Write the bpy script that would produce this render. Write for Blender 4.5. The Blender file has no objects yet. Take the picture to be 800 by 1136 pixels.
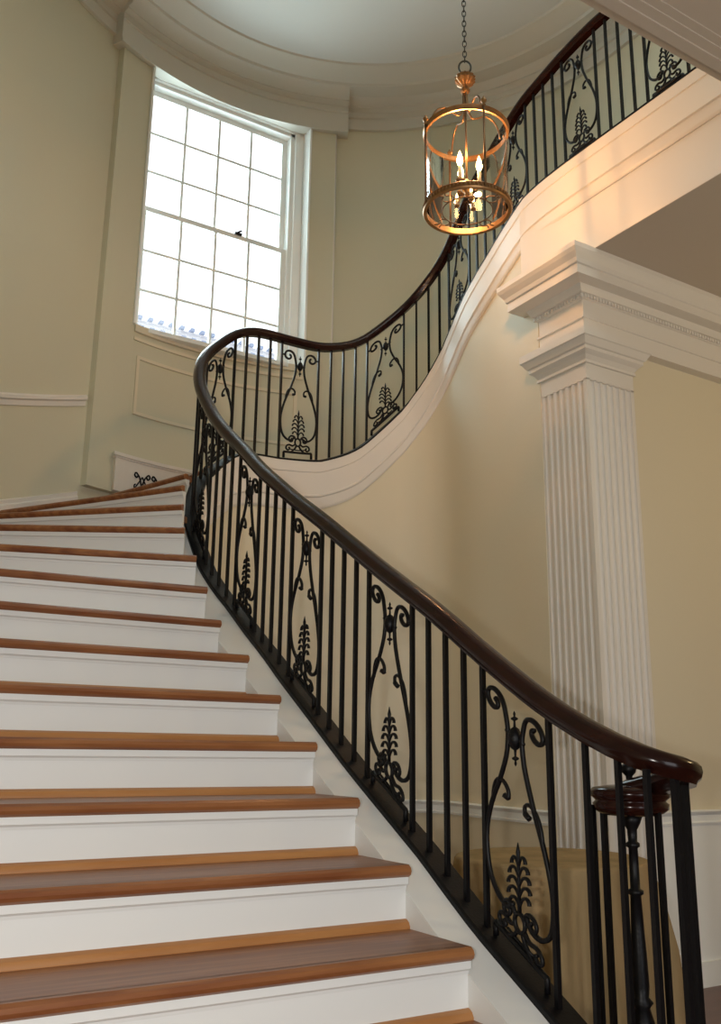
import bpy, math, random
from mathutils import Vector, Matrix
random.seed(4)
PI = math.pi
sc = bpy.context.scene
COL = sc.collection
EYE = 1.17                       # lens height above the hall floor

# ------------------------------------------------------------------ materials
def mat(name, base, rough=.5, spec=.5, metal=0., noise=None, bump=None, coat=0.):
    m = bpy.data.materials.new(name); m.use_nodes = True
    nt = m.node_tree; b = nt.nodes['Principled BSDF']
    b.inputs['Base Color'].default_value = (*base, 1); b.inputs['Roughness'].default_value = rough
    b.inputs['Metallic'].default_value = metal; b.inputs['Specular IOR Level'].default_value = spec
    b.inputs['Coat Weight'].default_value = coat
    tc = nt.nodes.new('ShaderNodeTexCoord')
    if noise:
        sx, sy, sz, amt, col2 = noise
        mp = nt.nodes.new('ShaderNodeMapping'); mp.inputs['Scale'].default_value = (sx, sy, sz)
        n = nt.nodes.new('ShaderNodeTexNoise'); n.inputs['Scale'].default_value = 1; n.inputs['Detail'].default_value = 5
        r = nt.nodes.new('ShaderNodeValToRGB'); r.color_ramp.elements[0].position = .35; r.color_ramp.elements[1].position = .68
        r.color_ramp.elements[0].color = (*base, 1)
        r.color_ramp.elements[1].color = (*[a*(1-amt)+c*amt for a, c in zip(base, col2)], 1)
        nt.links.new(tc.outputs['Object'], mp.inputs[0]); nt.links.new(mp.outputs[0], n.inputs['Vector'])
        nt.links.new(n.outputs['Fac'], r.inputs[0]); nt.links.new(r.outputs[0], b.inputs['Base Color'])
    if bump:
        n = nt.nodes.new('ShaderNodeTexNoise'); n.inputs['Scale'].default_value = bump[0]; n.inputs['Detail'].default_value = 4
        nt.links.new(tc.outputs['Object'], n.inputs['Vector'])
        bp = nt.nodes.new('ShaderNodeBump'); bp.inputs['Strength'].default_value = bump[1]; bp.inputs['Distance'].default_value = .01
        nt.links.new(n.outputs['Fac'], bp.inputs['Height']); nt.links.new(bp.outputs[0], b.inputs['Normal'])
    return m
def emit(name, col, s):
    m = bpy.data.materials.new(name); m.use_nodes = True; nt = m.node_tree; nt.nodes.clear()
    e = nt.nodes.new('ShaderNodeEmission'); e.inputs[0].default_value = (*col, 1); e.inputs[1].default_value = s
    o = nt.nodes.new('ShaderNodeOutputMaterial'); nt.links.new(e.outputs[0], o.inputs[0]); return m
def glass(name, tint, refl):
    m = bpy.data.materials.new(name); m.use_nodes = True; nt = m.node_tree; nt.nodes.clear()
    t = nt.nodes.new('ShaderNodeBsdfTransparent'); t.inputs[0].default_value = (*tint, 1)
    g = nt.nodes.new('ShaderNodeBsdfGlossy'); g.inputs['Roughness'].default_value = .03
    f = nt.nodes.new('ShaderNodeFresnel'); f.inputs[0].default_value = 1.35
    mm = nt.nodes.new('ShaderNodeMath'); mm.operation = 'MULTIPLY'; mm.inputs[1].default_value = refl
    x = nt.nodes.new('ShaderNodeMixShader'); o = nt.nodes.new('ShaderNodeOutputMaterial')
    nt.links.new(f.outputs[0], mm.inputs[0]); nt.links.new(mm.outputs[0], x.inputs[0])
    nt.links.new(t.outputs[0], x.inputs[1]); nt.links.new(g.outputs[0], x.inputs[2]); nt.links.new(x.outputs[0], o.inputs[0])
    return m
M_WALL = mat('cream_paint', (.625, .60, .455), .55, .3, bump=(55, .05))
M_NICHE = mat('pale_cream_paint', (.73, .66, .50), .5, .3, bump=(55, .05))
M_DADO = mat('pale_grey_paint', (.86, .88, .86), .5, .3)
M_CORN = mat('cornice_paint', (.60, .585, .515), .5, .3)
M_TRIM = mat('white_gloss_paint', (.76, .72, .66), .38, .4)
M_STEPW = mat('white_stair_paint', (.755, .765, .745), .38, .4)
M_CEIL = mat('ceiling_paint', (.62, .63, .60), .8, .2)
M_HALLC = mat('hall_ceiling_paint', (.60, .53, .45), .8, .2)
M_OAK = mat('oak_tread', (.19, .062, .022), .36, .45, noise=(2.5, 42, 20, .8, (.36, .155, .055)))
M_OAKL = mat('oak_strip', (.40, .175, .055), .4, .4, noise=(3, 40, 20, .7, (.50, .25, .09)))
M_FLOOR = mat('dark_parquet', (.11, .042, .028), .35, .5, noise=(3, 14, 1, .6, (.17, .07, .045)))
M_MAHOG = mat('mahogany', (.012, .003, .0022), .20, .24, noise=(3, 3, 30, .6, (.030, .007, .0045)), coat=.05)
M_IRON = mat('black_iron', (.004, .004, .005), .42, .22, bump=(120, .08))
M_BRASS = mat('aged_brass', (.36, .20, .085), .38, .5, .9, noise=(30, 30, 30, .6, (.22, .11, .05)))
M_DBRASS = mat('dark_bronze', (.16, .09, .04), .4, .5, .9)
M_CHAIN = mat('dark_chain', (.05, .045, .035), .45, .5, .7)
M_CLOTH = mat('tan_cloth', (.38, .27, .14), .85, .15, noise=(9, 9, 3, .7, (.22, .17, .085)), bump=(30, .3))
M_CANDLE = mat('ivory_sleeve', (.80, .70, .50), .5)
M_BULB = emit('candle_flame_glow', (1., .66, .27), 42)
M_BULB2 = emit('low_flame_glow', (1., .62, .25), 9)
M_LGLASS = glass('lantern_glass', (.95, .96, .93), 1.)
M_WGLASS = glass('window_glass', (.97, .98, .98), .8)
M_SASH = mat('white_sash_paint', (.86, .87, .84), .4, .4)
M_OUT = mat('pale_stone', (.80, .80, .82), .8)
M_OUTD = mat('bluish_stone', (.30, .36, .50), .8)  # flat bluish colour of the eave blocks
M_SLATE = mat('pale_slate', (.68, .68, .72), .8)
M_WOODT = mat('table_wood', (.2, .1, .05), .5)

# ------------------------------------------------------------------ mesh helpers
class MB:
    def __init__(s): s.v = []; s.f = []; s.sm = []
    def add(s, vs, fs, smooth=False):
        o = len(s.v); s.v += [tuple(v) for v in vs]
        for f in fs: s.f.append(tuple(i+o for i in f)); s.sm.append(smooth)
    def box(s, x0, x1, y0, y1, z0, z1):
        vs = [(x, y, z) for x in (x0, x1) for y in (y0, y1) for z in (z0, z1)]
        s.add(vs, [(0,1,3,2), (4,6,7,5), (0,4,5,1), (2,3,7,6), (0,2,6,4), (1,5,7,3)])
    def prism(s, poly, z0, z1):
        n = len(poly)
        a = sum(poly[i][0]*poly[(i+1) % n][1]-poly[(i+1) % n][0]*poly[i][1] for i in range(n))
        if a < 0: poly = poly[::-1]
        s.add([(x, y, z0) for x, y in poly]+[(x, y, z1) for x, y in poly],
              [tuple(range(n))[::-1], tuple(range(n, 2*n))]+[(i, (i+1) % n, (i+1) % n+n, i+n) for i in range(n)])
    def tube(s, pts, r, n=8, closed=False, smooth=True):
        pts = [Vector(p) for p in pts]; m = len(pts)
        rs = r if isinstance(r, (list, tuple)) else [r]*m
        vs = []; prev = None
        for i, p in enumerate(pts):
            if closed: t = pts[(i+1) % m]-pts[i-1]
            else: t = pts[min(i+1, m-1)]-pts[max(i-1, 0)]
            t = t.normalized() if t.length > 1e-9 else Vector((0, 0, 1))
            if prev is None:
                a = Vector((0, 0, 1)) if abs(t.z) < .9 else Vector((1, 0, 0))
                prev = (a-t*a.dot(t)).normalized()
            else:
                q = prev-t*prev.dot(t); prev = q.normalized() if q.length > 1e-6 else prev
            b = t.cross(prev)
            for k in range(n):
                a = 2*PI*k/n+PI/n; vs.append(p+(prev*math.cos(a)+b*math.sin(a))*rs[i])
        fs = []
        for i in range(m if closed else m-1):
            j = (i+1) % m
            for k in range(n): fs.append((i*n+k, i*n+(k+1) % n, j*n+(k+1) % n, j*n+k))
        if not closed: fs += [tuple(range(n))[::-1], tuple(range((m-1)*n, m*n))]
        s.add(vs, fs, smooth)
    def lathe(s, prof, c, n=24, flute=0):
        vs = []
        for r, z in prof:
            for k in range(n):
                a = 2*PI*k/n; rr = r*(1-(.12 if flute and k % 2 else 0)); vs.append((c[0]+rr*math.cos(a), c[1]+rr*math.sin(a), c[2]+z))
        m = len(prof); fs = []
        for i in range(m-1):
            for k in range(n): fs.append((i*n+k, i*n+(k+1) % n, (i+1)*n+(k+1) % n, (i+1)*n+k))
        fs += [tuple(range(n))[::-1], tuple(range((m-1)*n, m*n))]
        s.add(vs, fs, not flute)
    def loft(s, rings, closed_ring=True, closed_path=False, smooth=False, caps=True):
        n = len(rings[0]); m = len(rings); vs = [p for r in rings for p in r]; fs = []
        for i in range(m if closed_path else m-1):
            j = (i+1) % m
            for k in range(n if closed_ring else n-1): fs.append((i*n+k, i*n+(k+1) % n, j*n+(k+1) % n, j*n+k))
        if caps and closed_ring and not closed_path: fs += [tuple(range(n))[::-1], tuple(range((m-1)*n, m*n))]
        s.add(vs, fs, smooth)
    def obj(s, name, m, parent=None, bevel=0, auto=None, solid=0):
        me = bpy.data.meshes.new(name); me.from_pydata(s.v, [], s.f)
        me.polygons.foreach_set('use_smooth', s.sm); me.materials.append(m); me.validate(); me.update()
        import bmesh
        bm = bmesh.new(); bm.from_mesh(me); bmesh.ops.recalc_face_normals(bm, faces=bm.faces); bm.to_mesh(me); bm.free()
        if auto is not None:
            me.polygons.foreach_set('use_smooth', [True]*len(me.polygons))
            me.set_sharp_from_angle(angle=math.radians(auto))
        o = bpy.data.objects.new(name, me); COL.objects.link(o)
        if parent: o.parent = parent; o.matrix_parent_inverse = Matrix.Translation(-Vector(parent.location)) if parent.parent is None else Matrix()
        if bevel:
            b = o.modifiers.new('bevel', 'BEVEL'); b.width = bevel; b.segments = 3; b.limit_method = 'ANGLE'; b.angle_limit = math.radians(50)
        return o
def W(o):
    v = Vector(o.location)
    while o.parent: o = o.parent; v = v+Vector(o.location)
    return v
def thing(name, label, cat, loc=(0, 0, 0), group=None):
    o = bpy.data.objects.new(name, None); COL.objects.link(o); o.location = loc; o.empty_display_size = .1
    o['label'] = label; o['category'] = cat
    if group: o['group'] = group
    return o
def struct(o, label=None):
    o['kind'] = 'structure'
    if label: o['label'] = label
    return o

# ------------------------------------------------------------------ the line of the stair: s, x, y, z of the base rail, height to the handrail
ROW = [(0,1.775,1.911,.549,.704),(.275,1.775,2.185,.696,.721),(.365,1.775,2.275,.751,.724),(.455,1.775,2.366,.809,.726),(.547,1.775,2.457,.868,.724),(.637,1.775,2.548,.920,.724),(.91,1.775,2.82,1.075,.728),(1.,1.775,2.91,1.128,.731),(1.091,1.775,3.001,1.184,.729),(1.181,1.775,3.092,1.241,.729),(1.271,1.777,3.181,1.295,.729),(1.543,1.784,3.453,1.455,.723),(1.634,1.786,3.544,1.513,.72),(1.724,1.788,3.634,1.569,.721),(1.815,1.79,3.725,1.622,.723),(1.904,1.793,3.814,1.673,.727),(2.178,1.81,4.087,1.828,.757),(2.268,1.806,4.177,1.883,.763),(2.358,1.801,4.267,1.946,.766),(2.448,1.799,4.358,2.012,.770),(2.538,1.8,4.447,2.080,.772),(2.812,1.822,4.72,2.34,.762),(2.902,1.843,4.808,2.436,.761),(2.992,1.875,4.892,2.531,.761),(3.082,1.919,4.971,2.626,.762),(3.173,1.977,5.04,2.718,.764),(3.446,2.216,5.173,2.94,.791),(3.537,2.305,5.192,2.976,.804),(3.628,2.395,5.205,2.994,.81),(3.719,2.485,5.214,2.999,.813),(3.808,2.574,5.22,3.003,.809),(4.083,2.849,5.208,3.029,.782),(4.176,2.941,5.198,3.059,.769),(4.269,3.034,5.188,3.099,.754),(4.362,3.126,5.178,3.152,.740),(4.453,3.216,5.167,3.223,.727),(4.727,3.483,5.103,3.507,.707),(4.817,3.558,5.053,3.616,.698),(4.907,3.618,4.986,3.728,.69),(4.996,3.657,4.906,3.84,.680),(5.086,3.676,4.818,3.942,.675),(5.359,3.647,4.546,4.183,.702),(5.45,3.643,4.456,4.25,.705),(5.541,3.642,4.365,4.315,.706),(5.632,3.643,4.274,4.378,.705),(5.722,3.642,4.183,4.44,.703),(5.996,3.62,3.911,4.565,.69),(6.084,3.616,3.823,4.578,.692),(6.176,3.611,3.731,4.585,.7),(6.267,3.606,3.64,4.585,.715),(6.357,3.602,3.55,4.585,.73),(6.631,3.6,3.275,4.585,.765),(6.722,3.6,3.185,4.585,.765),(6.812,3.6,3.095,4.585,.765),(7.9,3.6,2.007,4.585,.765)]
def hermite(k, s):
    n = len(ROW)
    if s <= 0:                                # straight run on below the first baluster
        t = ROW[0]; sl = .555 if k == 3 else 0
        return t[k]+(s if k == 2 else s*sl)
    if s >= ROW[-1][0]: return ROW[-1][k]-(s-ROW[-1][0] if k == 2 else 0)
    i = 0
    while ROW[i+1][0] < s: i += 1
    def tan(j):
        a, b = max(j-1, 0), min(j+1, n-1); return (ROW[b][k]-ROW[a][k])/(ROW[b][0]-ROW[a][0])
    h = ROW[i+1][0]-ROW[i][0]; t = (s-ROW[i][0])/h
    return (ROW[i][k]*(2*t**3-3*t*t+1)+tan(i)*h*(t**3-2*t*t+t)+ROW[i+1][k]*(-2*t**3+3*t*t)+tan(i+1)*h*(t**3-t*t))
def path(s):
    e = .03
    p = Vector((hermite(1, s), hermite(2, s))); d = Vector((hermite(1, s+e)-hermite(1, s-e), hermite(2, s+e)-hermite(2, s-e))).normalized()
    return p, d, Vector((d.y, -d.x)), hermite(3, s), hermite(4, s)      # point, heading, right-hand normal, z, H
def off(s, w):
    p, d, r, z, H = path(s); q = p+r*w; return q.x, q.y
def w_in(s):
    K = [(0, -.160), (1.2, -.165), (1.9, -.200), (2.3, -.215), (2.42, -.18), (2.6, -.115), (2.8, -.062), (3.1, -.05), (9, -.05)]
    if s <= 0: return -.16
    for (a, x), (b, y) in zip(K, K[1:]):
        if s <= b: return x+(y-x)*(s-a)/(b-a)
    return -.05
def frange(a, b, st):
    n = max(1, int(round((b-a)/st))); return [a+(b-a)*i/n for i in range(n+1)]
def sweep_path(mb, prof, s0, s1, st=.05, smooth=False, zf=None):
    rings = []
    for s in frange(s0, s1, st):
        z = path(s)[3] if zf is None else zf(s)
        rings.append([(*off(s, w), z+dz) for w, dz in prof])
    mb.loft(rings, smooth=smooth)

# outer wall line (apse, right-hand straight, flared left-hand wall): point + inward normal
CX, CY, RO = 2.58, 4.12, 2.34
def outer_pts(ins=0., step=3, ang0=0, ang1=160, straight=True, flare=True):
    pts = []
    if straight: pts += [(CX+RO-ins, y) for y in (-3.9, 2.2, 3.4)]
    R = RO-ins
    n = int(round((ang1-ang0)/step))
    pts += [(CX+R*math.cos(math.radians(ang0+(ang1-ang0)*i/n)), CY+R*math.sin(math.radians(ang0+(ang1-ang0)*i/n))) for i in range(n+1)]
    if flare:
        for x, y, nx, ny in ((.165,4.35,.94,-.34), (-.04,3.65,.955,-.3), (-.24,2.9,.97,-.22), (-.38,2.1,.985,-.14), (-.45,1.2,1,-.05), (-.47,.7,1,0)):
            pts.append((x+nx*ins, y+ny*ins))
    return pts
def sweep_outer(mb, prof, **k):
    rows = [outer_pts(ins=i, **k) for i, z in prof]
    rings = [[(rows[j][q][0], rows[j][q][1], prof[j][1]) for j in range(len(prof))] for q in range(len(rows[0]))]
    mb.loft(rings)

# ------------------------------------------------------------------ setting: floor, walls, ceilings
Z_H = EYE+2.75          # hall ceiling
Z_U = 4.42              # upper floor
Z_T = EYE+5.66          # top ceiling
m = MB(); m.box(-3.2, 8.2, -4.2, 6.9, -.1, 0); struct(m.obj('floor', M_FLOOR))
m = MB()
A = outer_pts(straight=False, ang0=0, ang1=63.9, flare=False); B = outer_pts(ins=-.3, straight=False, ang0=0, ang1=63.9, flare=False)
def arc_wall(mb, a0, a1, z0, z1, rin=RO, rout=RO+.3, step=3):
    n = max(1, int(round((a1-a0)/step))); rings = []
    for i in range(n+1):
        a = math.radians(a0+(a1-a0)*i/n); c, s_ = math.cos(a), math.sin(a)
        rings.append([(CX+r*c, CY+r*s_, z) for r, z in ((rin, z0), (rin, z1), (rout, z1), (rout, z0))])
    mb.loft(rings)
BAY0, BAY1 = 66.0, 115.4          # the bay that breaks forward
BR = RO-.06
WX0, WX1 = 1.885, 3.285           # window opening
WA1 = math.degrees(math.acos((WX0-CX)/BR)); WA0 = math.degrees(math.acos((WX1-CX)/BR))
WZ0, WZ1 = EYE+3.02, EYE+5.25
arc_wall(m, 0, WA0, 0, Z_T+.1); arc_wall(m, WA1, 160, 0, Z_T+.1)
arc_wall(m, WA0, WA1, 0, WZ0); arc_wall(m, WA0, WA1, WZ1, Z_T+.1, RO, RO+.06)
struct(m.obj('wall_apse', M_WALL, auto=30))
m = MB()
arc_wall(m, BAY0, WA0, EYE+1.72, EYE+5.30, BR, RO+.01); arc_wall(m, WA1, BAY1, EYE+1.72, EYE+5.30, BR, RO+.01)
arc_wall(m, WA0, WA1, EYE+1.72, WZ0, BR, RO+.01)
arc_wall(m, WA0, WA1, WZ1, EYE+5.30, BR, RO+.01)
struct(m.obj('wall_window_bay', M_WALL, auto=30))
m = MB(); q = outer_pts(straight=False, ang0=157, ang1=160); q2 = outer_pts(ins=-.3, straight=False, ang0=157, ang1=160)
m.loft([[(a[0], a[1], 0), (a[0], a[1], Z_T+.1), (b[0], b[1], Z_T+.1), (b[0], b[1], 0)] for a, b in zip(q[1:], q2[1:])])
m.box(-3.2, -.48, .55, .7, 0, Z_T+.1)
struct(m.obj('wall_left', M_WALL, auto=30))
m = MB(); m.box(-3.4, -3.2, -4.2, .7, 0, Z_T+.1); struct(m.obj('wall_hall_left', M_WALL))
m = MB(); m.box(8.2, 8.4, -4.2, 6.9, 0, Z_T+.1); struct(m.obj('wall_hall_right', M_WALL))
m = MB()                          # back wall, with an opening added to let light in
m.box(-3.4, -1.2, -4.4, -4.2, 0, Z_T+.1); m.box(2.4, 8.4, -4.4, -4.2, 0, Z_T+.1); m.box(-1.2, 2.4, -4.4, -4.2, 2.9, Z_T+.1)
struct(m.obj('wall_back', M_WALL))
m = MB(); m.box(CX+RO, CX+RO+.3, -4.2, 4.15, Z_U, Z_T+.1); struct(m.obj('wall_upper_right', M_WALL))
m = MB(); m.box(3.66, 8.2, 3.535, 3.9, 0, Z_H); struct(m.obj('wall_right', M_NICHE))
m = MB()
m.box(-3.2, 8.2, -4.2, 2.06, Z_H, Z_H+.45); m.box(3.580, 8.2, 2.06, 3.60, Z_H, Z_H+.45)
struct(m.obj('ceiling_hall', M_HALLC))
m = MB(); m.box(-3.2, 8.2, -4.2, 2.04, Z_H+.45, Z_U)
o = MB(); o.prism([(3.66, 2.04), (3.66, 3.9), (3.70, 4.15), (4.94, 4.15), (4.94, 2.04)], Z_U-.12, Z_U)
m.v and m.add(o.v, o.f); struct(m.obj('floor_upper', M_OAK))
m = MB(); m.box(-3.4, 8.4, -4.4, 6.95, Z_T, Z_T+.15); struct(m.obj('ceiling', M_CEIL))
# trim board round the edge of the hall ceiling opening, seen from below
m = MB()
for y0, y1, dz in ((1.91, 2.03, .006), (1.945, 2.03, .012), (1.985, 2.032, .020)): m.box(-.4, 3.57, y0, y1, Z_H-dz, Z_H+.02)
m.box(-.4, 3.57, 2.03, 2.075, Z_H-.003, Z_U+.02)
struct(m.obj('trim_1', M_HALLC))
# cornice, frieze and architrave that run round the stair hall
def ent(dz, di, k):
    return [(0, EYE+5.32+dz), (.03+di, EYE+5.32+dz), (.03+di, EYE+5.345+dz), (.02+di, EYE+5.35+dz), (.02+di, EYE+5.43), (.035+di, EYE+5.435),
            (.02+di, EYE+5.44), (.02+di, EYE+5.50), (.06+di, EYE+5.52), (.06+di, EYE+5.535), (.10+di, EYE+5.55), (.13+di, EYE+5.575),
            (.26, EYE+5.58), (.27, EYE+5.60), (.33, EYE+5.615), (.38, EYE+5.64), (.44, EYE+5.645), (.45, Z_T), (0, Z_T)]
m = MB(); sweep_outer(m, ent(0, 0, 0)); struct(m.obj('trim_2', M_CORN, auto=35))
m = MB(); sweep_outer(m, ent(-.085, .075, 0), straight=False, flare=False, ang0=63.3, ang1=BAY1+1.6)
struct(m.obj('trim_3', M_CORN, auto=35))
m = MB(); a = math.radians(BAY0); m.tube([(CX+(BR+.012)*math.cos(a), CY+(BR+.012)*math.sin(a), z) for z in (EYE+1.75, EYE+5.26)], .013, 8)  # white bead added as the highlight along the bay's right edge
struct(m.obj('edge_highlight_bead', M_TRIM))
# chair rail and skirting that climb the outer wall with the stair
def zrail(a): return EYE+2.34-(a-115.5)*.0138
m = MB()
def outer_at(ins, a0, a1):
    n = int((a1-a0)/2); L = []
    for i in range(n+1):
        a = a0+(a1-a0)*i/n; r = RO-ins; L.append((CX+r*math.cos(math.radians(a)), CY+r*math.sin(math.radians(a)), zrail(a)))
    z = L[-1][2]; p = L[-1]
    if a1 >= 160:
        for x, y in outer_pts(ins=ins, straight=False, ang0=157, ang1=160)[2:]:
            z -= .56*math.hypot(x-p[0], y-p[1]); p = (x, y); L.append((x, y, max(z, .84)))
    return L
def climb(prof):
    rows = [outer_at(i, BAY1+.6, 160) for i, dz in prof]
    mm = MB(); mm.loft([[(rows[j][q][0], rows[j][q][1], rows[j][q][2]+prof[j][1]) for j in range(len(prof))] for q in range(len(rows[0]))]); return mm
struct(climb([(0, -.045), (.012, -.045), (.015, -.01), (.03, 0), (.03, .02), (.02, .03), (.02, .035), (0, .035)]).obj('trim_4', M_TRIM, auto=35))
struct(climb([(0, -.95), (.02, -.95), (.02, -.70), (.012, -.69), (.012, -.665), (0, -.66)]).obj('baseboard_left', M_TRIM, auto=35))
# apron mouldings under the window
def on_bay(x, ins, z):
    r = BR-ins; return (x, CY+math.sqrt(r*r-(x-CX)**2), z)
m = MB()
def bay_bar(x0, x1, z0, z1, d, mb):
    rings = [[on_bay(x, i, z) for i, z in ((-.02, z0), (d, z0), (d, z1), (-.02, z1))] for x in frange(x0, x1, .08)]
    mb.loft(rings)
bay_bar(1.885, 3.285, EYE+2.965, EYE+3.02, .022, m); bay_bar(1.885, 3.285, EYE+2.90, EYE+2.925, .012, m)
for x0, x1 in ((1.92, 3.25),):
    bay_bar(x0, x1, EYE+2.76, EYE+2.785, .012, m); bay_bar(x0, x1, EYE+2.33, EYE+2.355, .012, m)
    bay_bar(x0, x0+.025, EYE+2.355, EYE+2.76, .012, m); bay_bar(x1-.025, x1, EYE+2.355, EYE+2.76, .012, m)
struct(m.obj('trim_5', M_NICHE))

# ------------------------------------------------------------------ the wall of the well (niche) under the stair
m = MB(); rings = []
for s in frange(-.34, 6.07, .07):
    z = path(s)[3]-.035
    rings.append([(*off(s, 0.02), 0), (*off(s, 0.02), z), (*off(s, -.10), z), (*off(s, -.10), 0)])
m.loft(rings); struct(m.obj('wall_niche', M_NICHE, auto=30))
m = MB()
for prof in ([(.02, 0), (.045, 0), (.045, .16), (.03, .17), (.03, .19), (.02, .19)],):
    rings = [[(*off(s, w), z) for w, z in prof] for s in frange(-.3, 6.05, .07)]; m.loft(rings)
struct(m.obj('baseboard_niche', M_TRIM, auto=35))
m = MB()
zr = EYE-.385
RAILP = [(0, 0), (.014, 0), (.018, .012), (.010, .02), (.010, .05), (.022, .058), (.03, .07), (.022, .078), (0, .078)]
m.loft([[(*off(s, .02+w), zr+z) for w, z in RAILP] for s in frange(.75, 6.06, .07)])
m.loft([[(x, 3.535-w, zr+.01+z) for w, z in RAILP] for x in (3.98, 8.2)])
struct(m.obj('trim_6', M_DADO, auto=35))
m = MB(); m.box(3.98, 8.2, 3.515, 3.54, 0, .12); m.box(3.98, 8.2, 3.528, 3.54, .12, zr+.01); struct(m.obj('baseboard_right', M_DADO))
# the deep fascia that carries the landing edge down to the hall ceiling
m = MB()
m.box(3.578, 3.68, 2.02, 3.95, Z_H+.002, 4.56)
struct(m.obj('wall_landing_edge', M_TRIM))

# ------------------------------------------------------------------ staircase
stair = thing('staircase', 'curving staircase with oak treads and white risers climbing from the hall to the upper landing', 'staircase', (1.0, 2.0, 0))
m = MB()   # moulded outer string following the stair on the well side, and the plain curb on the step side
FP = [(.0, -.025), (.046, -.025), (.046, -.095), (.041, -.10), (.041, -.245), (.047, -.25), (.047, -.262), (.038, -.268), (.036, -.325), (.034, -.335), (.028, -.345), (.0, -.345)]
sweep_path(m, FP, -.3, 7.9, .05)
m.obj('outer_string', M_TRIM, stair, auto=30)
m = MB(); rings = []
for s in frange(-.34, 6.0, .06):
    z = path(s)[3]; b = z-.50
    rings.append([(*off(s, w_in(s)), b), (*off(s, w_in(s)), z-.022), (*off(s, -.03), z-.022), (*off(s, -.03), b)])
m.loft(rings); m.obj('inner_string', M_STEPW, stair, auto=30)

RISE = .17
AC = Vector((2.25, 3.86))
def near_s(pt, lo, hi):
    return min(frange(lo, hi, .005), key=lambda s: (Vector(off(s, w_in(s)))-pt).length)
noses = []      # (z, inner s, inner point, outward direction)
for i in range(-3, 7):
    v = 2.07+.28*i; z = EYE-.49+RISE*i
    s = v-1.911 if v < 1.911 else near_s(Vector((1.615, v)), 0, 3)
    noses.append((z, s, Vector((1.615 if v < 1.911 else off(s, w_in(s))[0], v)), Vector((-1, 0))))
for i, a in ((7, 5.5), (8, 18.2), (9, 31), (10, 45), (11, 58.4), (12, 72.3), (13, 86)):
    d = Vector((-math.cos(math.radians(a)), math.sin(math.radians(a))))
    best = min(frange(1.5, 4.2, .004), key=lambda s: abs((Vector(off(s, w_in(s)))-AC).normalized().cross(d)))
    noses.append((EYE-.49+RISE*i, best, Vector(off(best, w_in(best))), d))
for k, s in enumerate((4.29, 4.50, 4.665, 4.815, 4.955, 5.10, 5.30, 5.52, 5.78)):
    p, d, r, z, H = path(s); noses.append((EYE+1.72+RISE*(k+1), s, Vector(off(s, w_in(s))), -r))
WALL = outer_pts(step=1.5)
def hit_wall(p, d):
    best = None
    for j in range(len(WALL)-1):
        a, b = Vector(WALL[j]), Vector(WALL[j+1]); e = b-a; den = d.cross(e)
        if abs(den) < 1e-9: continue
        t = (a-p).cross(e)/den; w = (a-p).cross(d)/den
        if t > 0 and -1e-6 <= w <= 1+1e-6 and (best is None or t < best[0]): best = (t, j+w)
    return best
def outer_between(w0, w1):     # wall points between parameters
    out = []
    lo, hi = sorted((w0, w1))
    for j in range(math.ceil(lo+1e-6), math.floor(hi-1e-6)+1): out.append(Vector(WALL[j]))
    return out if w0 < w1 else out[::-1]
treads = []
for n_ in range(len(noses)):
    z, s, p, d = noses[n_]
    last = n_ == len(noses)-1
    fwd = Vector((-d.y, d.x))           # direction of climb
    if fwd.dot(path(s)[1]) < 0: fwd = -fwd
    t0, w0 = hit_wall(p, d)
    P0 = p; Q0 = p+d*(t0-.004)
    if not last:
        z1, s1, p1, d1 = noses[n_+1]
        f1 = Vector((-d1.y, d1.x))
        if f1.dot(path(s1)[1]) < 0: f1 = -f1
        a1 = p1+f1*.04; t1, w1 = hit_wall(a1, d1)
        inner = [Vector(off(x, w_in(x))) for x in frange(s, min(s1+.03, 8), .05)][1:-1] if s > .05 else []
        poly = [P0]+inner+[a1, a1+d1*(t1-.004)]+[q-(q-Vector((CX, CY))).normalized()*.004 if q.y > 4.12 else q+Vector((.004, 0)) for q in outer_between(w1, w0)]+[Q0]
    else:
        poly = [P0, P0+fwd*.25, Q0+fwd*.25, Q0]
    # rounded nosing: the board's front edge pushed out .03
    name = 'landing' if n_ == 16 else 'tread'
    m = MB(); NP = [(0, 0), (.020, 0), (.030, -.007), (.034, -.0165), (.030, -.026), (.020, -.033), (0, -.033)]
    P = [(q.x, q.y) for q in poly]
    m.prism(P, z-.033, z)
    t0n = (Q0-P0).length
    m.loft([[(*(P0+d*t-fwd*(a-.004)), z+b) for a, b in NP] for t in (0, t0n)], smooth=False)
    tr = m.obj(name, M_OAK, stair, auto=30)
    # riser below the nosing
    m = MB(); zb = z-RISE if n_ else 0
    RP = [(-.0, -.033), (.014, -.033), (.014, -.052), (.006, -.058), (.004, -.066), (0, -.066), (0, zb-z), (-.016, zb-z), (-.016, -.033)]
    m.loft([[(*(P0+d*t-fwd*a), z+b) for a, b in RP] for t in (0, t0n)])
    m.obj('riser', M_STEPW, stair, auto=30)
    # oak strip in the angle of tread and riser
    if n_:
        CP = [(0, 0), (.022, 0), (.022, .006), (.016, .017), (.006, .023), (0, .024)]
        m = MB(); m.loft([[(*(P0+d*t-fwd*a), zb+b) for a, b in CP] for t in (.0, t0n)])
        m.obj('cove_strip', M_OAKL, stair, auto=30)
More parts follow.
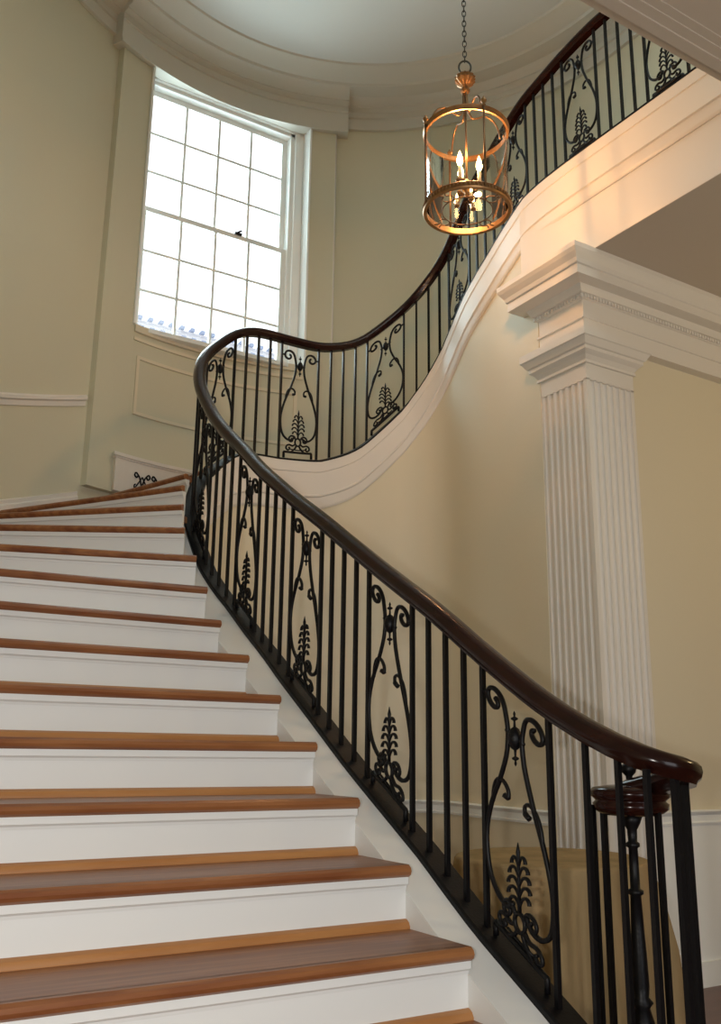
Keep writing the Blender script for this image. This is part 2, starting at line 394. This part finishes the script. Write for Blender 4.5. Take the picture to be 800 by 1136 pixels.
# curtail blocks that carry the newel scroll at the foot
m = MB()
def rounded(x0, x1, y0, y1, r, n=8):
    P = []
    for cx, cy, a in ((x1-r, y1-r, 0), (x0+r, y1-r, 90), (x0+r, y0+r, 180), (x1-r, y0+r, 270)):
        P += [(cx+r*math.cos(math.radians(a+90*i/n)), cy+r*math.sin(math.radians(a+90*i/n))) for i in range(n+1)]
    return P
m.prism(rounded(1.5, 2.28, 1.26, 2.12, .25), 0, EYE-1.033); m.obj('curtail_riser', M_STEPW, stair)
m = MB(); m.prism(rounded(1.48, 2.31, 1.23, 2.15, .27), EYE-1.033, EYE-1.0); m.obj('curtail_tread', M_OAK, stair, bevel=.012)

# ------------------------------------------------------------------ railing
rail = thing('stair_railing', 'black wrought iron stair railing with lyre scroll panels and dark mahogany handrail', 'railing', (1.775, 1.911, .5))
VOL = [(1.782,1.78,.017,0),(1.777,1.67,-.026,0),(1.778,1.60,-.044,0),(1.800,1.555,-.058,0),(1.850,1.538,-.068,0),(1.91,1.553,-.074,0),(1.96,1.598,-.080,0),(1.99,1.655,-.088,0),(2.005,1.715,-.100,0),(2.004,1.78,-.115,0),(1.994,1.83,-.128,0)]
HP = [(-.020, 0), (.020, 0), (.024, .010), (.034, .018), (.037, .030), (.034, .043), (.024, .053), (.010, .058), (-.010, .058), (-.024, .053), (-.034, .043), (-.037, .030), (-.034, .018), (-.024, .010)]
pts = [Vector((x, y, z+EYE)) for x, y, z, _ in VOL[::-1]]
for s in frange(0, 7.9, .045):
    p, d, r, z, H = path(s); pts.append(Vector((p.x, p.y, z+H)))
# smooth the run
for _ in range(3): pts = [pts[0]]+[(pts[i-1]+pts[i]*2+pts[i+1])/4 for i in range(1, len(pts)-1)]+[pts[-1]]
m = MB(); rings = []
for i, p in enumerate(pts):
    t = (pts[min(i+1, len(pts)-1)]-pts[max(i-1, 0)]).normalized(); l = Vector((t.y, -t.x, 0)).normalized(); u = l.cross(t)
    if u.z < 0: u = -u
    rings.append([p+l*a+u*b for a, b in HP])
m.loft(rings, smooth=True); hr = m.obj('handrail', M_MAHOG, rail, auto=60)
m = MB(); VC = (1.996, 1.842, EYE-.163)
m.lathe([(.02, 0), (.07, 0), (.085, .006), (.098, .016), (.100, .030), (.092, .036), (.094, .040), (.104, .048), (.106, .060), (.098, .070), (.06, .076), (.001, .078)], VC, 36)
m.obj('volute_cap', M_MAHOG, rail)
m = MB(); m.lathe([(.017, 0), (.013, .006), (.008, .014), (.009, .026), (.018, .036), (.021, .048), (.017, .056), (.010, .060), (.016, .066), (.012, .076), (.001, .082)], (VC[0], VC[1], VC[2]+.074), 16)
m.obj('finial', M_IRON, rail)
# newel: turned iron post under the scroll
m = MB(); h = VC[2]-.17
NP = [(0, .034), (.03, .034), (.06, .034), (.065, .022), (.12, .020), (.16, .026), (.2, .030), (.24, .022), (.26, .030), (.27, .018), (.30, .016), (.34, .026), (.40, .030), (.44, .020), (.455, .030), (.47, .019), (.50, .022), (.60, .0195),
      (.66, .017), (.76, .014), (.765, .021), (.775, .021), (.78, .013), (.85, .0125), (.90, .012), (.905, .018), (.915, .018), (.92, .012), (.955, .013), (.975, .022), (1., .030)]
m.lathe([(r, t*h) for t, r in NP], (VC[0], VC[1], .17), 16); m.obj('newel_post', M_IRON, rail)
# base rail
m = MB(); sweep_path(m, [(-.042, -.030), (.050, -.030), (.050, -.006), (.044, 0), (-.036, 0), (-.042, -.006)], -.34, 3.3, .05)
sweep_path(m, [(-.042, -.026), (.048, -.026), (.048, -.014), (.010, -.002), (-.036, 0), (-.042, -.006)], 3.3, 7.9, .05)
cp = [(1.775, 1.60), (1.79, 1.545), (1.86, 1.515), (1.94, 1.53), (2.0, 1.60), (2.03, 1.70), (2.0, 1.82)]
m.obj('base_rail', M_IRON, rail, auto=30)
def bar(mb, x, y, d, z0, z1, w=.0069):
    r = Vector((d.y, -d.x)); vs = []
    for z in (z0, z1):
        for a, b in ((-1, -1), (1, -1), (1, 1), (-1, 1)):
            q = Vector((x, y))+d*(a*w)+r*(b*w); vs.append((q.x, q.y, z))
    mb.add(vs, [(3,2,1,0), (4,5,6,7), (0,1,5,4), (1,2,6,5), (2,3,7,6), (3,0,4,7)])
SEQ = [0]+[r[0] for r in ROW[1:-1]]
SEQ += [6.903, 6.993, 7.265, 7.356, 7.447, 7.537, 7.628]
panels = []
for j, s in enumerate(SEQ):
    p, d, r, z, H = path(s)
    m = MB(); bar(m, p.x, p.y, d, z-.003, z+H+.012); m.obj('baluster', M_IRON, rail)
    if j and s-SEQ[j-1] > .2: panels.append((SEQ[j-1], s))
panels.append((7.628, 7.89))
ztread = EYE-1.0
for x, y, zt, w in ((1.782, 1.787, 1.190, .0066), (1.777, 1.674, 1.146, .0066), (1.774, 1.583, 1.122, .0068)):
    m = MB(); bar(m, x, y, Vector((0, 1)), ztread, zt+.01, w); m.obj('baluster', M_IRON, rail)
for x, y, zt, w in ((1.850, 1.566, 1.105, .0078), (1.920, 1.598, 1.100, .0085), (2.004, 1.758, 1.075, .0068), (1.918, 1.905, 1.02, .0062), (1.994, 1.940, 1.02, .0072)):
    m = MB(); bar(m, x, y, Vector((0, 1)), ztread, zt+.012, w); m.obj('baluster', M_IRON, rail)

# scroll panel between two balusters: drawn flat (x across, y up), laid on the rail's curve
def spiral(cx, cy, r0, r1, a0, a1, n=14):
    return [(cx+(r0+(r1-r0)*i/n)*math.cos(math.radians(a0+(a1-a0)*i/n)), cy+(r0+(r1-r0)*i/n)*math.sin(math.radians(a0+(a1-a0)*i/n))) for i in range(n+1)]
def smooth_line(P, n=6):
    out = []
    for i in range(len(P)-1):
        a, b, c, d = P[max(i-1, 0)], P[i], P[i+1], P[min(i+2, len(P)-1)]
        for k in range(n):
            t = k/n
            out.append(tuple(.5*((2*b[q])+(-a[q]+c[q])*t+(2*a[q]-5*b[q]+4*c[q]-d[q])*t*t+(-a[q]+3*b[q]-3*c[q]+d[q])*t**3) for q in (0, 1)))
    return out+[P[-1]]
def scroll_panel(sa, sb):
    mid = (sa+sb)/2; half = (sb-sa)/2; k = half/.135
    pm, dm, rm, zm, Hm = path(mid)
    def put(x, y, shear=1.):         # y given for a .78 tall panel
        p, d, r, z, H = path(mid+x*k); z = zm+(z-zm)*shear; H = Hm+(H-Hm)*shear
        return (p.x, p.y, z+y*H/.78)
    def rod(mb, P, r, shear=1., n=6): mb.tube([put(x, y, shear) for x, y in P], r, n)
    root = None
    for sg in (-1, 1):
        m = MB()
        sp = spiral(.079, .707, .010, .036, 330, -40-180+360, 12)[::1]
        S = spiral(.083, .700, .009, .041, -250, 165, 16)      # curl that ends on top
        body = [(.037, .690), (.030, .655), (.029, .620), (.038, .560), (.068, .470), (.104, .380), (.127, .290), (.127, .215), (.112, .160), (.080, .128), (.045, .125), (.024, .150)]
        L = S+body
        L = smooth_line(L, 3); rod(m, [(sg*x, y) for x, y in L], .0075)
        # collar that pins the curl to the baluster
        rod(m, [(sg*.118, .702), (sg*.135, .702)], .006)
        if root is None: root = m.obj('scroll_panel', M_IRON, rail)
        else: m.obj('lyre_scroll', M_IRON, root)
        m = MB()
        hk = [(.099, .385), (.094, .428), (.079, .464), (.054, .476), (.034, .462), (.034, .440), (.050, .436)]
        rod(m, [(sg*x, y) for x, y in smooth_line(hk, 4)], [.006]*20+[.0085]*5, 1.)
        m.obj('hook_curl', M_IRON, root)
    # cross ornament between the strands
    m = MB(); c = put(0, .685, 0)
    sc_ = 1.
    m.lathe([(.001, -.075), (.004, -.068), (.0025, -.06), (.010, -.056), (.010, -.052), (.003, -.048), (.004, -.032), (.012, -.026), (.019, -.012), (.021, 0), (.019, .012), (.012, .026), (.004, .032), (.003, .048), (.010, .052), (.010, .056), (.0025, .06), (.004, .068), (.001, .075)], (c[0], c[1], c[2]-.045), 10)
    m.tube([put(-.036, .64), put(.036, .64)], .006, 6)
    m.obj('cross_ornament', M_IRON, root)
    # palmette
    m = MB()
    rod(m, [(0, .140), (0, .22), (0, .29), (0, .308), (0, .335)], [.006, .005, .0045, .0065, .001], 0)
    for q in range(5):
        y0 = .165+q*.028; w = (.037, .041, .040, .035, .026)[q]
        for sg in (-1, 1):
            leaf = smooth_line([(0, y0-.012), (sg*w*.35, y0+.012), (sg*w*.72, y0+.017), (sg*w, y0+.008), (sg*w*1.04, y0-.001)], 3)
            rod(m, leaf, [.0038+.0028*i/(len(leaf)-1) for i in range(len(leaf))], 0, 5)
    m.obj('palmette', M_IRON, root)
    # ring with two small curls, and the stepped base
    m = MB()
    m.tube([put(.020*math.cos(a), .112+.026*math.sin(a), .5) for a in [2*PI*i/16 for i in range(16)]], 0.0065, 6, closed=True)
    for sg in (-1, 1):
        cu = smooth_line([(.016, .128), (.030, .150), (.052, .150), (.064, .132), (.056, .114), (.040, .116), (.038, .130), (.048, .134)], 3)
        rod(m, [(sg*x, y) for x, y in cu], .0062, .6)
        cu = smooth_line([(.018, .100), (.036, .086), (.060, .092), (.078, .084), (.082, .066), (.068, .056), (.056, .066), (.064, .076)], 3)
        rod(m, [(sg*x, y) for x, y in cu], .0062, 1)
        cu = smooth_line([(.010, .088), (.020, .068), (.040, .050), (.050, .042)], 3)
        rod(m, [(sg*x, y) for x, y in cu], .0065, 1)
    m.obj('ring_and_curls', M_IRON, root)
    m = MB()
    rod(m, [(-.098, .004), (-.098, .040), (-.098, .042), (-.05, .042), (0, .042), (.05, .042), (.098, .042), (.098, .040), (.098, .004)], .0085, 1)
    rod(m, [(-.08, .060), (-.05, .062), (0, .058), (.05, .062), (.08, .060)][1:4], .004, 1)
    m.obj('panel_base', M_IRON, root)
for a, b in panels: scroll_panel(a, b)

# ------------------------------------------------------------------ window
win = bpy.data.objects.new('window_1', None); COL.objects.link(win); win.location = (2.585, 6.45, WZ0); struct(win, 'tall white sash window of twenty four panes in the curved wall')
GY = 6.44
X0, X1 = WX0, WX1
m = MB()    # deep painted lining and outer casing
m.box(X0-.02, X0+.0, 6.26, 6.62, WZ0, WZ1); m.box(X1-.0, X1+.02, 6.26, 6.62, WZ0, WZ1)
m.box(X1-.11, X1, GY-.03, GY+.12, WZ0, WZ1); m.box(X0, X0+.035, GY-.03, GY+.12, WZ0, WZ1)
m.box(X1-.075, X1, GY-.06, GY-.03, WZ0, WZ1-.02); m.box(X0, X0+.02, GY-.06, GY-.03, WZ0, WZ1-.02)
m.box(X0, X1, GY-.03, GY+.12, WZ1-.05, WZ1); m.box(X0, X1, GY-.06, GY-.03, WZ1-.02, WZ1)
m.obj('window_frame', M_SASH, win, bevel=.004)
m = MB(); m.box(X0-.0, X1+.0, 6.30, 6.62, WZ0-.03, WZ0+.004); m.obj('window_sill', M_SASH, win)
gx0, gx1 = X0+.035, X1-.11; gz0, gz1 = WZ0+.004, WZ1-.05; zm = (gz0+gz1)/2-.02
for nm, za, zb, yy in (('upper_sash', zm-.02, gz1, GY+.045), ('lower_sash', gz0, zm+.02, GY)):
    m = MB(); st = .03
    m.box(gx0, gx0+st, yy, yy+.035, za, zb); m.box(gx1-st-.015, gx1, yy, yy+.035, za, zb)
    m.box(gx0+st, gx1-st-.015, yy, yy+.035, zb-(.04 if nm == 'lower_sash' else .045), zb); m.box(gx0+st, gx1-st-.015, yy, yy+.035, za, za+(.03 if nm == 'lower_sash' else .04))
    sash = m.obj(nm, M_SASH, win)
    m = MB(); ia, ib = za+.035, zb-.04; xa, xb = gx0+st, gx1-st-.015
    for q in (1, 2, 3): x = xa+(xb-xa)*q/4; m.box(x-.010, x+.010, yy+.006, yy+.03, ia, ib)
    for q in (1, 2): z = ia+(ib-ia)*q/3; m.box(xa, xb, yy+.008, yy+.028, z-.010, z+.010)
    m.obj('muntin', M_SASH, sash)
    m = MB(); m.box(xa-.005, xb+.005, yy+.016, yy+.020, ia-.005, ib+.005); m.obj('pane', M_WGLASS, sash)
m = MB(); m.box(2.70, 2.76, GY-.02, GY, zm+.015, zm+.032); m.tube([(2.72, GY-.02, zm+.03), (2.75, GY-.035, zm+.045)], .007, 6); m.obj('sash_lock', M_IRON, win)

# neighbouring roof seen low through the panes
out = thing('neighbouring_roof', 'pale roof edge with a row of small blocks outside the window', 'roof', (6.2, 16, 0))
m = MB(); m.box(2.5, 12.5, 15.6, 20, 0, 7.25+EYE); m.obj('wall', M_OUT, out)
m = MB(); m.box(2.2, 12.8, 15.3, 20.2, 7.25+EYE, 7.42+EYE); m.obj('eave', M_OUT, out)
m = MB(); m.add([(2.2, 15.2, 7.42+EYE), (12.8, 15.2, 7.42+EYE), (12.8, 18.5, 7.9+EYE), (2.2, 18.5, 7.9+EYE), (2.2, 18.5, 7.3+EYE), (12.8, 18.5, 7.3+EYE)], [(0, 1, 2, 3), (3, 2, 5, 4), (4, 5, 1, 0), (0, 3, 4), (1, 5, 2)]); m.obj('roof', M_SLATE, out)
m = MB()
for q in range(52): m.box(2.4+q*.2, 2.47+q*.2, 15.15, 15.3, 7.43+EYE, 7.49+EYE); m.box(2.45+q*.2, 2.53+q*.2, 15.22, 15.3, 7.30+EYE, 7.33+EYE)
m.obj('eave_blocks', M_OUTD, out)

# ------------------------------------------------------------------ radiator cover low under the window
rc = thing('radiator_cover', 'low white panelled cover with a black scrollwork grille on the landing under the window', 'radiator cover', (2.585, 6.3, EYE+1.72))
zl = EYE+1.72
m = MB(); bay_bar(1.80, 3.37, zl+.001, zl+.25, .05, m); m.obj('body', M_TRIM, rc)
m = MB(); bay_bar(1.78, 3.39, zl+.25, zl+.275, .068, m); bay_bar(1.79, 3.38, zl+.238, zl+.25, .058, m); m.obj('top_moulding', M_TRIM, rc)
m = MB()
for q in range(9):
    cx = 2.02+q*.14
    for sg in (-1, 1):
        L = smooth_line([(.0, .03), (.02, .10), (.05, .135), (.062, .115), (.045, .10), (.035, .115)], 4)
        m.tube([on_bay(cx+sg*x, .056, zl+.03+y) for x, y in L], .006, 6)
        L = smooth_line([(.0, .12), (.03, .07), (.055, .03), (.06, .05), (.05, .06)], 4)
        m.tube([on_bay(cx+sg*x, .056, zl+.02+y) for x, y in L], .005, 6)
m.obj('grille', M_IRON, rc)

# ------------------------------------------------------------------ fluted pilaster and entablature
pil = thing('fluted_pilaster', 'square white fluted pilaster standing at the corner of the stair well', 'pilaster', (3.785, 3.655, 0))
PX0, PX1, PY0, PY1 = 3.60, 3.975, 3.47, 3.845
def flutes(x0, y0, x1, y1, nrm, n=7, margin=.018):
    L = math.hypot(x1-x0, y1-y0); tx, ty = (x1-x0)/L, (y1-y0)/L; w = (L-2*margin)/n; P = [(x0, y0)]
    for i in range(n):
        c = margin+w*(i+.5); r = w*.36
        for k in range(7):
            a = PI-PI*k/6; t = c+r*math.cos(a); dd = r*.9*math.sin(a); P.append((x0+tx*t-nrm[0]*dd, y0+ty*t-nrm[1]*dd))
    return P
poly = flutes(PX0, PY1, PX0, PY0, (-1, 0))+flutes(PX0, PY0, PX1, PY0, (0, -1))+[(PX1, PY0), (PX1, PY1)]
m = MB(); m.prism(poly, .28, EYE+2.02); m.obj('shaft', M_TRIM, pil)
def sq(mb, prof, x0=PX0, x1=PX1, y0=PY0, y1=PY1):
    mb.loft([[(x0-o, y0-o, z), (x1+o, y0-o, z), (x1+o, y1+o, z), (x0-o, y1+o, z)] for o, z in prof])
E0 = EYE
m = MB(); sq(m, [(.0, E0+2.015), (.0, E0+2.11), (.012, E0+2.112), (.012, E0+2.128), (.006, E0+2.13), (.022, E0+2.155), (.045, E0+2.175), (.045, E0+2.195), (.055, E0+2.2), (.075, E0+2.235), (.082, E0+2.24), (.082, E0+2.285), (0, E0+2.285)])
m.obj('capital', M_TRIM, pil)
m = MB(); sq(m, [(.05, 0), (.05, .12), (.035, .13), (.045, .16), (.045, .19), (.02, .21), (.015, .25), (0, .28)]); m.obj('base', M_TRIM, pil)
m = MB()
def lsweep(prof, mb, xe=8.2):      # goes along the left return, round the corner and off along the hall wall
    rings = []
    ye = PY1-.01
    rings.append([(3.70, ye+o, z) for o, z in prof]); rings.append([(PX0-o, ye+o, z) for o, z in prof])
    rings.append([(PX0-o*1.05, PY0-o*.8, z) for o, z in prof]); rings.append([(xe, PY0-o*.8, z) for o, z in prof])
    mb.loft(rings, caps=False)
EP = [(0, E0+2.286), (0, E0+2.385), (.010, E0+2.388), (.010, E0+2.40), (0, E0+2.402), (0, E0+2.50), (.012, E0+2.505), (.012, E0+2.53), (.03, E0+2.535), (.045, E0+2.56), (.05, E0+2.575), (.13, E0+2.585), (.13, E0+2.60), (.128, E0+2.64), (.138, E0+2.645), (.145, E0+2.67), (.165, E0+2.70), (.175, E0+2.72), (.175, E0+2.749), (-.12, E0+2.749), (-.12, E0+2.286)]
lsweep(EP, m)
struct(m.obj('trim_7', M_TRIM))
m = MB()    # row of small beads under the cornice
q = 0
y = PY0-.012
x = PX0-.004
while x < 8.1: m.box(x, x+.014, PY0-.022, PY0-.005, E0+2.508, E0+2.528); x += .024
y = PY0-.01
while y < PY1+.02: m.box(PX0-.022, PX0-.005, y, y+.014, E0+2.508, E0+2.528); y += .024
struct(m.obj('trim_8', M_TRIM))

# ------------------------------------------------------------------ lantern
LX, LY = 2.80, 3.50
zb, zt = EYE+2.805, EYE+3.275
lan = thing('hanging_lantern', 'round glass and brass lantern with lit candle bulbs hanging from a chain', 'lantern', (LX, LY, zb))
R = .225
def ringp(mb, prof, n=56):
    mb.loft([[(LX+r*math.cos(a), LY+r*math.sin(a), z) for r, z in prof] for a in [2*PI*i/n for i in range(n)]], closed_path=True, smooth=False)
m = MB(); ringp(m, [(R-.008, zb-.006), (R+.010, zb-.008), (R+.014, zb), (R+.008, zb+.004), (R+.008, zb+.018), (R+.014, zb+.024), (R+.009, zb+.030), (R-.002, zb+.030)])
br = m.obj('bottom_ring', M_BRASS, lan, auto=30)
m = MB()
for i in range(72):
    a = 2*PI*i/72; m.tube([(LX+(R+.010)*math.cos(a), LY+(R+.010)*math.sin(a), zb+.004), (LX+(R+.014)*math.cos(a), LY+(R+.014)*math.sin(a), zb+.011), (LX+(R+.010)*math.cos(a), LY+(R+.010)*math.sin(a), zb+.018)], .0045, 5)
m.obj('gadrooning', M_BRASS, br)
m = MB(); ringp(m, [(R-.006, zt-.008), (R+.007, zt-.010), (R+.009, zt-.002), (R+.004, zt+.002), (R+.008, zt+.012), (R+.012, zt+.018), (R+.004, zt+.022), (R-.006, zt+.020)])
m.obj('top_ring', M_BRASS, lan, auto=30)
m = MB(); n = 48
m.loft([[(LX+(R-.004)*math.cos(a), LY+(R-.004)*math.sin(a), z) for z in (zb+.03, zt-.01)] for a in [2*PI*i/n for i in range(n)]], closed_ring=False, closed_path=True, smooth=True)
m.obj('glass_cylinder', M_LGLASS, lan)
ANG = [math.radians(a) for a in (165, 255, 345, 75)]
cz = zt+.32
m = MB(); m.lathe([(.010, -.06), (.022, -.05), (.028, -.038), (.022, -.026), (.016, -.018), (.024, -.008), (.044, .008), (.060, .026), (.054, .034), (.060, .044), (.050, .056), (.032, .062), (.014, .068), (.010, .075)], (LX, LY, cz), 28, flute=1)
cup = m.obj('crown_cup', M_BRASS, lan)
m = MB(); m.lathe([(.005, 0), (.005, cz-zb-.22)], (LX, LY, zb+.19), 10); m.obj('centre_rod', M_DBRASS, lan)
for a in ANG:
    c, s_ = math.cos(a), math.sin(a)
    m = MB(); m.tube([(LX+(R+.012)*c, LY+(R+.012)*s_, z) for z in (zb, zt+.01)], .0065, 8); pz = m.obj('post', M_DBRASS, lan)
    m = MB(); m.lathe([(.004, 0), (.012, .008), (.006, .016), (.014, .026), (.017, .036), (.010, .046), (.004, .05), (.006, .056), (.001, .062)], (LX+(R+.012)*c, LY+(R+.012)*s_, zt+.01), 12)
    m.obj('urn_finial', M_BRASS, pz)
    m = MB(); L = smooth_line([(R-.02, .02), (R-.03, .075), (R-.06, .125), (.115, .145), (.075, .125), (.04, .115), (.02, .15), (.013, .21), (.012, .28)], 4)
    m.tube([(LX+r*c, LY+r*s_, zt+z) for r, z in L], .0052, 7); m.obj('scroll_arm', M_DBRASS, lan)
# inner wire ring with scrolled brackets at the foot
m = MB(); m.tube([(LX+.135*math.cos(2*PI*i/40), LY+.135*math.sin(2*PI*i/40), zb+.0) for i in range(40)], .0035, 6, closed=True)
wr = m.obj('wire_ring', M_DBRASS, lan)
for a in [x+.5 for x in ANG]:
    c, s_ = math.cos(a), math.sin(a); m = MB()
    for sg in (-1, 1):
        L = smooth_line([(.135, .012), (.15, .03), (.175, .028), (.19, .008), (.212, .02)], 4)
        m.tube([(LX+r*c-sg*t*s_, LY+r*s_+sg*t*c, zb) for r, t in L], .0035, 6)
    m.obj('scroll_bracket', M_DBRASS, wr)
hz = zb+.135
m = MB(); m.lathe([(.001, -.055), (.010, -.05), (.014, -.04), (.008, -.03), (.022, -.018), (.034, -.004), (.040, .008), (.024, .016), (.012, .03), (.008, .05), (.006, .06)], (LX, LY, hz), 20)
m.obj('cluster_hub', M_BRASS, lan)
cand_pos = []
for k in range(3):
    a = math.radians(200+120*k); x, y = LX+.068*math.cos(a), LY+.068*math.sin(a)
    m = MB(); m.tube([(LX+.02*math.cos(a), LY+.02*math.sin(a), hz), (LX+.05*math.cos(a), LY+.05*math.sin(a), hz-.012), (x, y, hz+.005)], .005, 6)
    m.lathe([(.003, 0), (.016, .002), (.024, .012), (.026, .018), (.012, .02), (.011, .03)], (x, y, hz), 16)
    arm = m.obj('candle_arm', M_BRASS, lan)
    m = MB(); m.lathe([(.010, 0), (.010, .075)], (x, y, hz+.028), 12); m.obj('candle_sleeve', M_CANDLE, arm)
    m = MB(); m.lathe([(.005, 0), (.013, .014), (.017, .030), (.014, .052), (.007, .076), (.001, .094)], (x, y, hz+.103), 12); m.obj('bulb', M_BULB, arm)
    cand_pos.append((x, y, hz+.215))
for k in range(3):
    a = math.radians(255+120*k); x, y = LX+.055*math.cos(a), LY+.055*math.sin(a)
    m = MB(); m.tube([(LX+.02*math.cos(a), LY+.02*math.sin(a), hz-.03), (LX+.04*math.cos(a), LY+.04*math.sin(a), hz-.055), (x, y, hz-.10)], .004, 6)
    m.lathe([(.003, 0), (.013, .002), (.016, .01), (.009, .012)], (x, y, hz-.105), 14)
    arm = m.obj('low_candle_arm', M_BRASS, lan)
    m = MB(); m.lathe([(.008, 0), (.008, .035)], (x, y, hz-.093), 12); m.obj('candle_sleeve', M_CANDLE, arm)
    m = MB(); m.lathe([(.003, 0), (.007, .008), (.008, .016), (.005, .028), (.001, .038)], (x, y, hz-.058), 10); m.obj('bulb', M_BULB2, arm)
m = MB(); m.tube([(LX+.034*math.cos(a)*.85, LY+.034*math.cos(a)*-.53, cz+.116+.042*math.sin(a)) for a in [2*PI*i/20 for i in range(20)]], .0055, 7, closed=True); m.obj('hanging_loop', M_CHAIN, lan)
zz = cz+.153; ch = None; k = 0
lp = .034
while zz+lp < Z_T-.03:
    m = MB(); d = (.85, -.53) if k % 2 else (.53, .85)
    m.tube([(LX+.0105*math.cos(a)*d[0], LY+.0105*math.cos(a)*d[1], zz+lp/2+.0215*math.sin(a)) for a in [2*PI*i/12 for i in range(12)]], .0032, 5, closed=True)
    if ch is None: ch = m.obj('chain', M_CHAIN, lan)
    else: m.obj('chain_link', M_CHAIN, ch)
    zz += lp; k += 1
m = MB(); m.lathe([(.006, Z_T-zz-.0), (.0, 0)][::-1] if False else [(.004, 0), (.03, Z_T-zz-.03), (.06, Z_T-zz-.002)], (LX, LY, zz), 20); m.obj('ceiling_hook_plate', M_BRASS, lan)

# ------------------------------------------------------------------ table with cloth
TX, TY, TR, TZ = 2.745, 2.97, .385, EYE-.41
tb = thing('round_table', 'small round wooden pedestal table hidden under the tan cloth', 'table', (TX, TY, 0))
m = MB(); m.lathe([(.30, 0), (.32, .01), (.32, .02), (.30, .03)], (TX, TY, TZ-.036), 32); m.obj('tabletop', M_WOODT, tb)
m = MB(); m.lathe([(.16, 0), (.17, .03), (.05, .06), (.04, .3), (.05, TZ-.1), (.12, TZ-.036)], (TX, TY, 0), 20); m.obj('pedestal', M_WOODT, tb)
m = MB(); n = 160; rings = []
def fold(a, t):
    return (.036*abs(math.sin(6.5*a+.6))**1.5*2-.036+.022*math.sin(17*a+1.9)+.014*math.sin(29*a))*t
for r, z, t in [(0.001, TZ, 0), (.15, TZ, 0), (.29, TZ, 0), (TR-.02, TZ, 0), (TR-.006, TZ-.003, 0), (TR, TZ-.012, .03), (TR+.004, TZ-.06, .2), (TR+.016, TZ-.16, .5), (TR+.034, TZ-.32, .8), (TR+.046, TZ-.5, .9), (TR+.056, TZ-.66, .95), (TR+.060, .004, 1.)]:
    rings.append([(TX+(r+fold(2*PI*i/n, t))*math.cos(2*PI*i/n), TY+(r+fold(2*PI*i/n, t))*math.sin(2*PI*i/n), z) for i in range(n)])
m.loft(rings, smooth=True, caps=False)
o = m.obj('tablecloth', M_CLOTH)
o['label'] = 'tan cloth hanging to the floor over a round table beside the foot of the stairs'; o['category'] = 'tablecloth'

# outlet low on the hall wall
ot = thing('wall_outlet', 'small dark outlet plate low on the hall wall right of the table', 'outlet', (4.12, 3.512, .09))
m = MB(); m.box(4.075, 4.135, 3.505, 3.5149, .015, .115); m.obj('plate', M_IRON, ot, bevel=.002)
m = MB()
for zz_ in (.045, .085): m.box(4.095, 4.115, 3.503, 3.506, zz_-.008, zz_+.008)
m.obj('socket', M_DBRASS, ot)

# casing of the unseen opening added behind the camera for light
m = MB(); m.box(-1.32, -1.2, -4.22, -4.16, 0, 3.02); m.box(2.4, 2.52, -4.22, -4.16, 0, 3.02); m.box(-1.32, 2.52, -4.22, -4.16, 2.9, 3.02)
struct(m.obj('rear_opening_casing', M_TRIM))

# ------------------------------------------------------------------ lights
def area(name, loc, rot, sx, sy, power, col):
    l = bpy.data.lights.new(name, 'AREA'); l.shape = 'RECTANGLE'; l.size = sx; l.size_y = sy; l.energy = power; l.color = col
    o = bpy.data.objects.new(name, l); COL.objects.link(o); o.location = loc; o.rotation_euler = rot; return o
def point(name, loc, power, col, r):
    l = bpy.data.lights.new(name, 'POINT'); l.energy = power; l.color = col; l.shadow_soft_size = r
    o = bpy.data.objects.new(name, l); COL.objects.link(o); o.location = loc; return o
area('window_daylight', (2.58, 6.72, (WZ0+WZ1)/2+.1), (math.radians(-78), 0, 0), 1.3, 2.1, 88, (.76, .96, 1.))
area('rear_fill', (.6, -4.3, 1.5), (math.radians(90), 0, 0), 3.4, 2.7, 68, (.95, .97, 1.))  # unseen fill light added at the opening behind the camera
for i, p in enumerate(cand_pos): point('candle_light', (p[0], p[1], p[2]+.0), 9, (1., .47, .19), .015)
area('upper_fill', (3.2, 1.6, Z_T-.05), (0, 0, 0), 1.8, 1.8, 48, (.86, 1., .92))  # unseen fill added to brighten the upper walls and ceiling
point('hall_fill', (5.2, .9, 3.0), 46, (1., .74, .36), .12)  # unseen warm fill added for the right wall and soffit
w = bpy.data.worlds.new('sky'); sc.world = w; w.use_nodes = True
bg = w.node_tree.nodes['Background']; bg.inputs[0].default_value = (.93, .96, 1, 1); bg.inputs[1].default_value = 1.8

# ------------------------------------------------------------------ camera
cam = bpy.data.cameras.new('camera'); co = bpy.data.objects.new('camera', cam); COL.objects.link(co)
r = Vector((.85012, -.526433, .012793)); u = -Vector((.140192, .202841, -.969124)); f = Vector((.507584, .825666, .246241))
co.matrix_world = Matrix(((r.x, u.x, -f.x, 0), (r.y, u.y, -f.y, 0), (r.z, u.z, -f.z, EYE), (0, 0, 0, 1)))
cam.sensor_fit = 'HORIZONTAL'; cam.sensor_width = 36; cam.lens = 36*1033.1/800; cam.clip_start = .02
sc.camera = co
# the camera's own flash, held to the left of the lens
fl = area('camera_flash', Vector((0, 0, EYE))-r*.12+u*.0, (0, 0, 0), .05, .03, 26, (1, .96, .90)); fl.rotation_euler = co.matrix_world.to_euler()

sc.view_settings.view_transform = 'Standard'; sc.view_settings.look = 'None'; sc.view_settings.gamma = 1; sc.view_settings.exposure = 0
sc.view_settings.use_curve_mapping = False
sc.cycles.use_denoising = True
sc.cycles.max_bounces = 8; sc.cycles.diffuse_bounces = 5; sc.cycles.transparent_max_bounces = 16
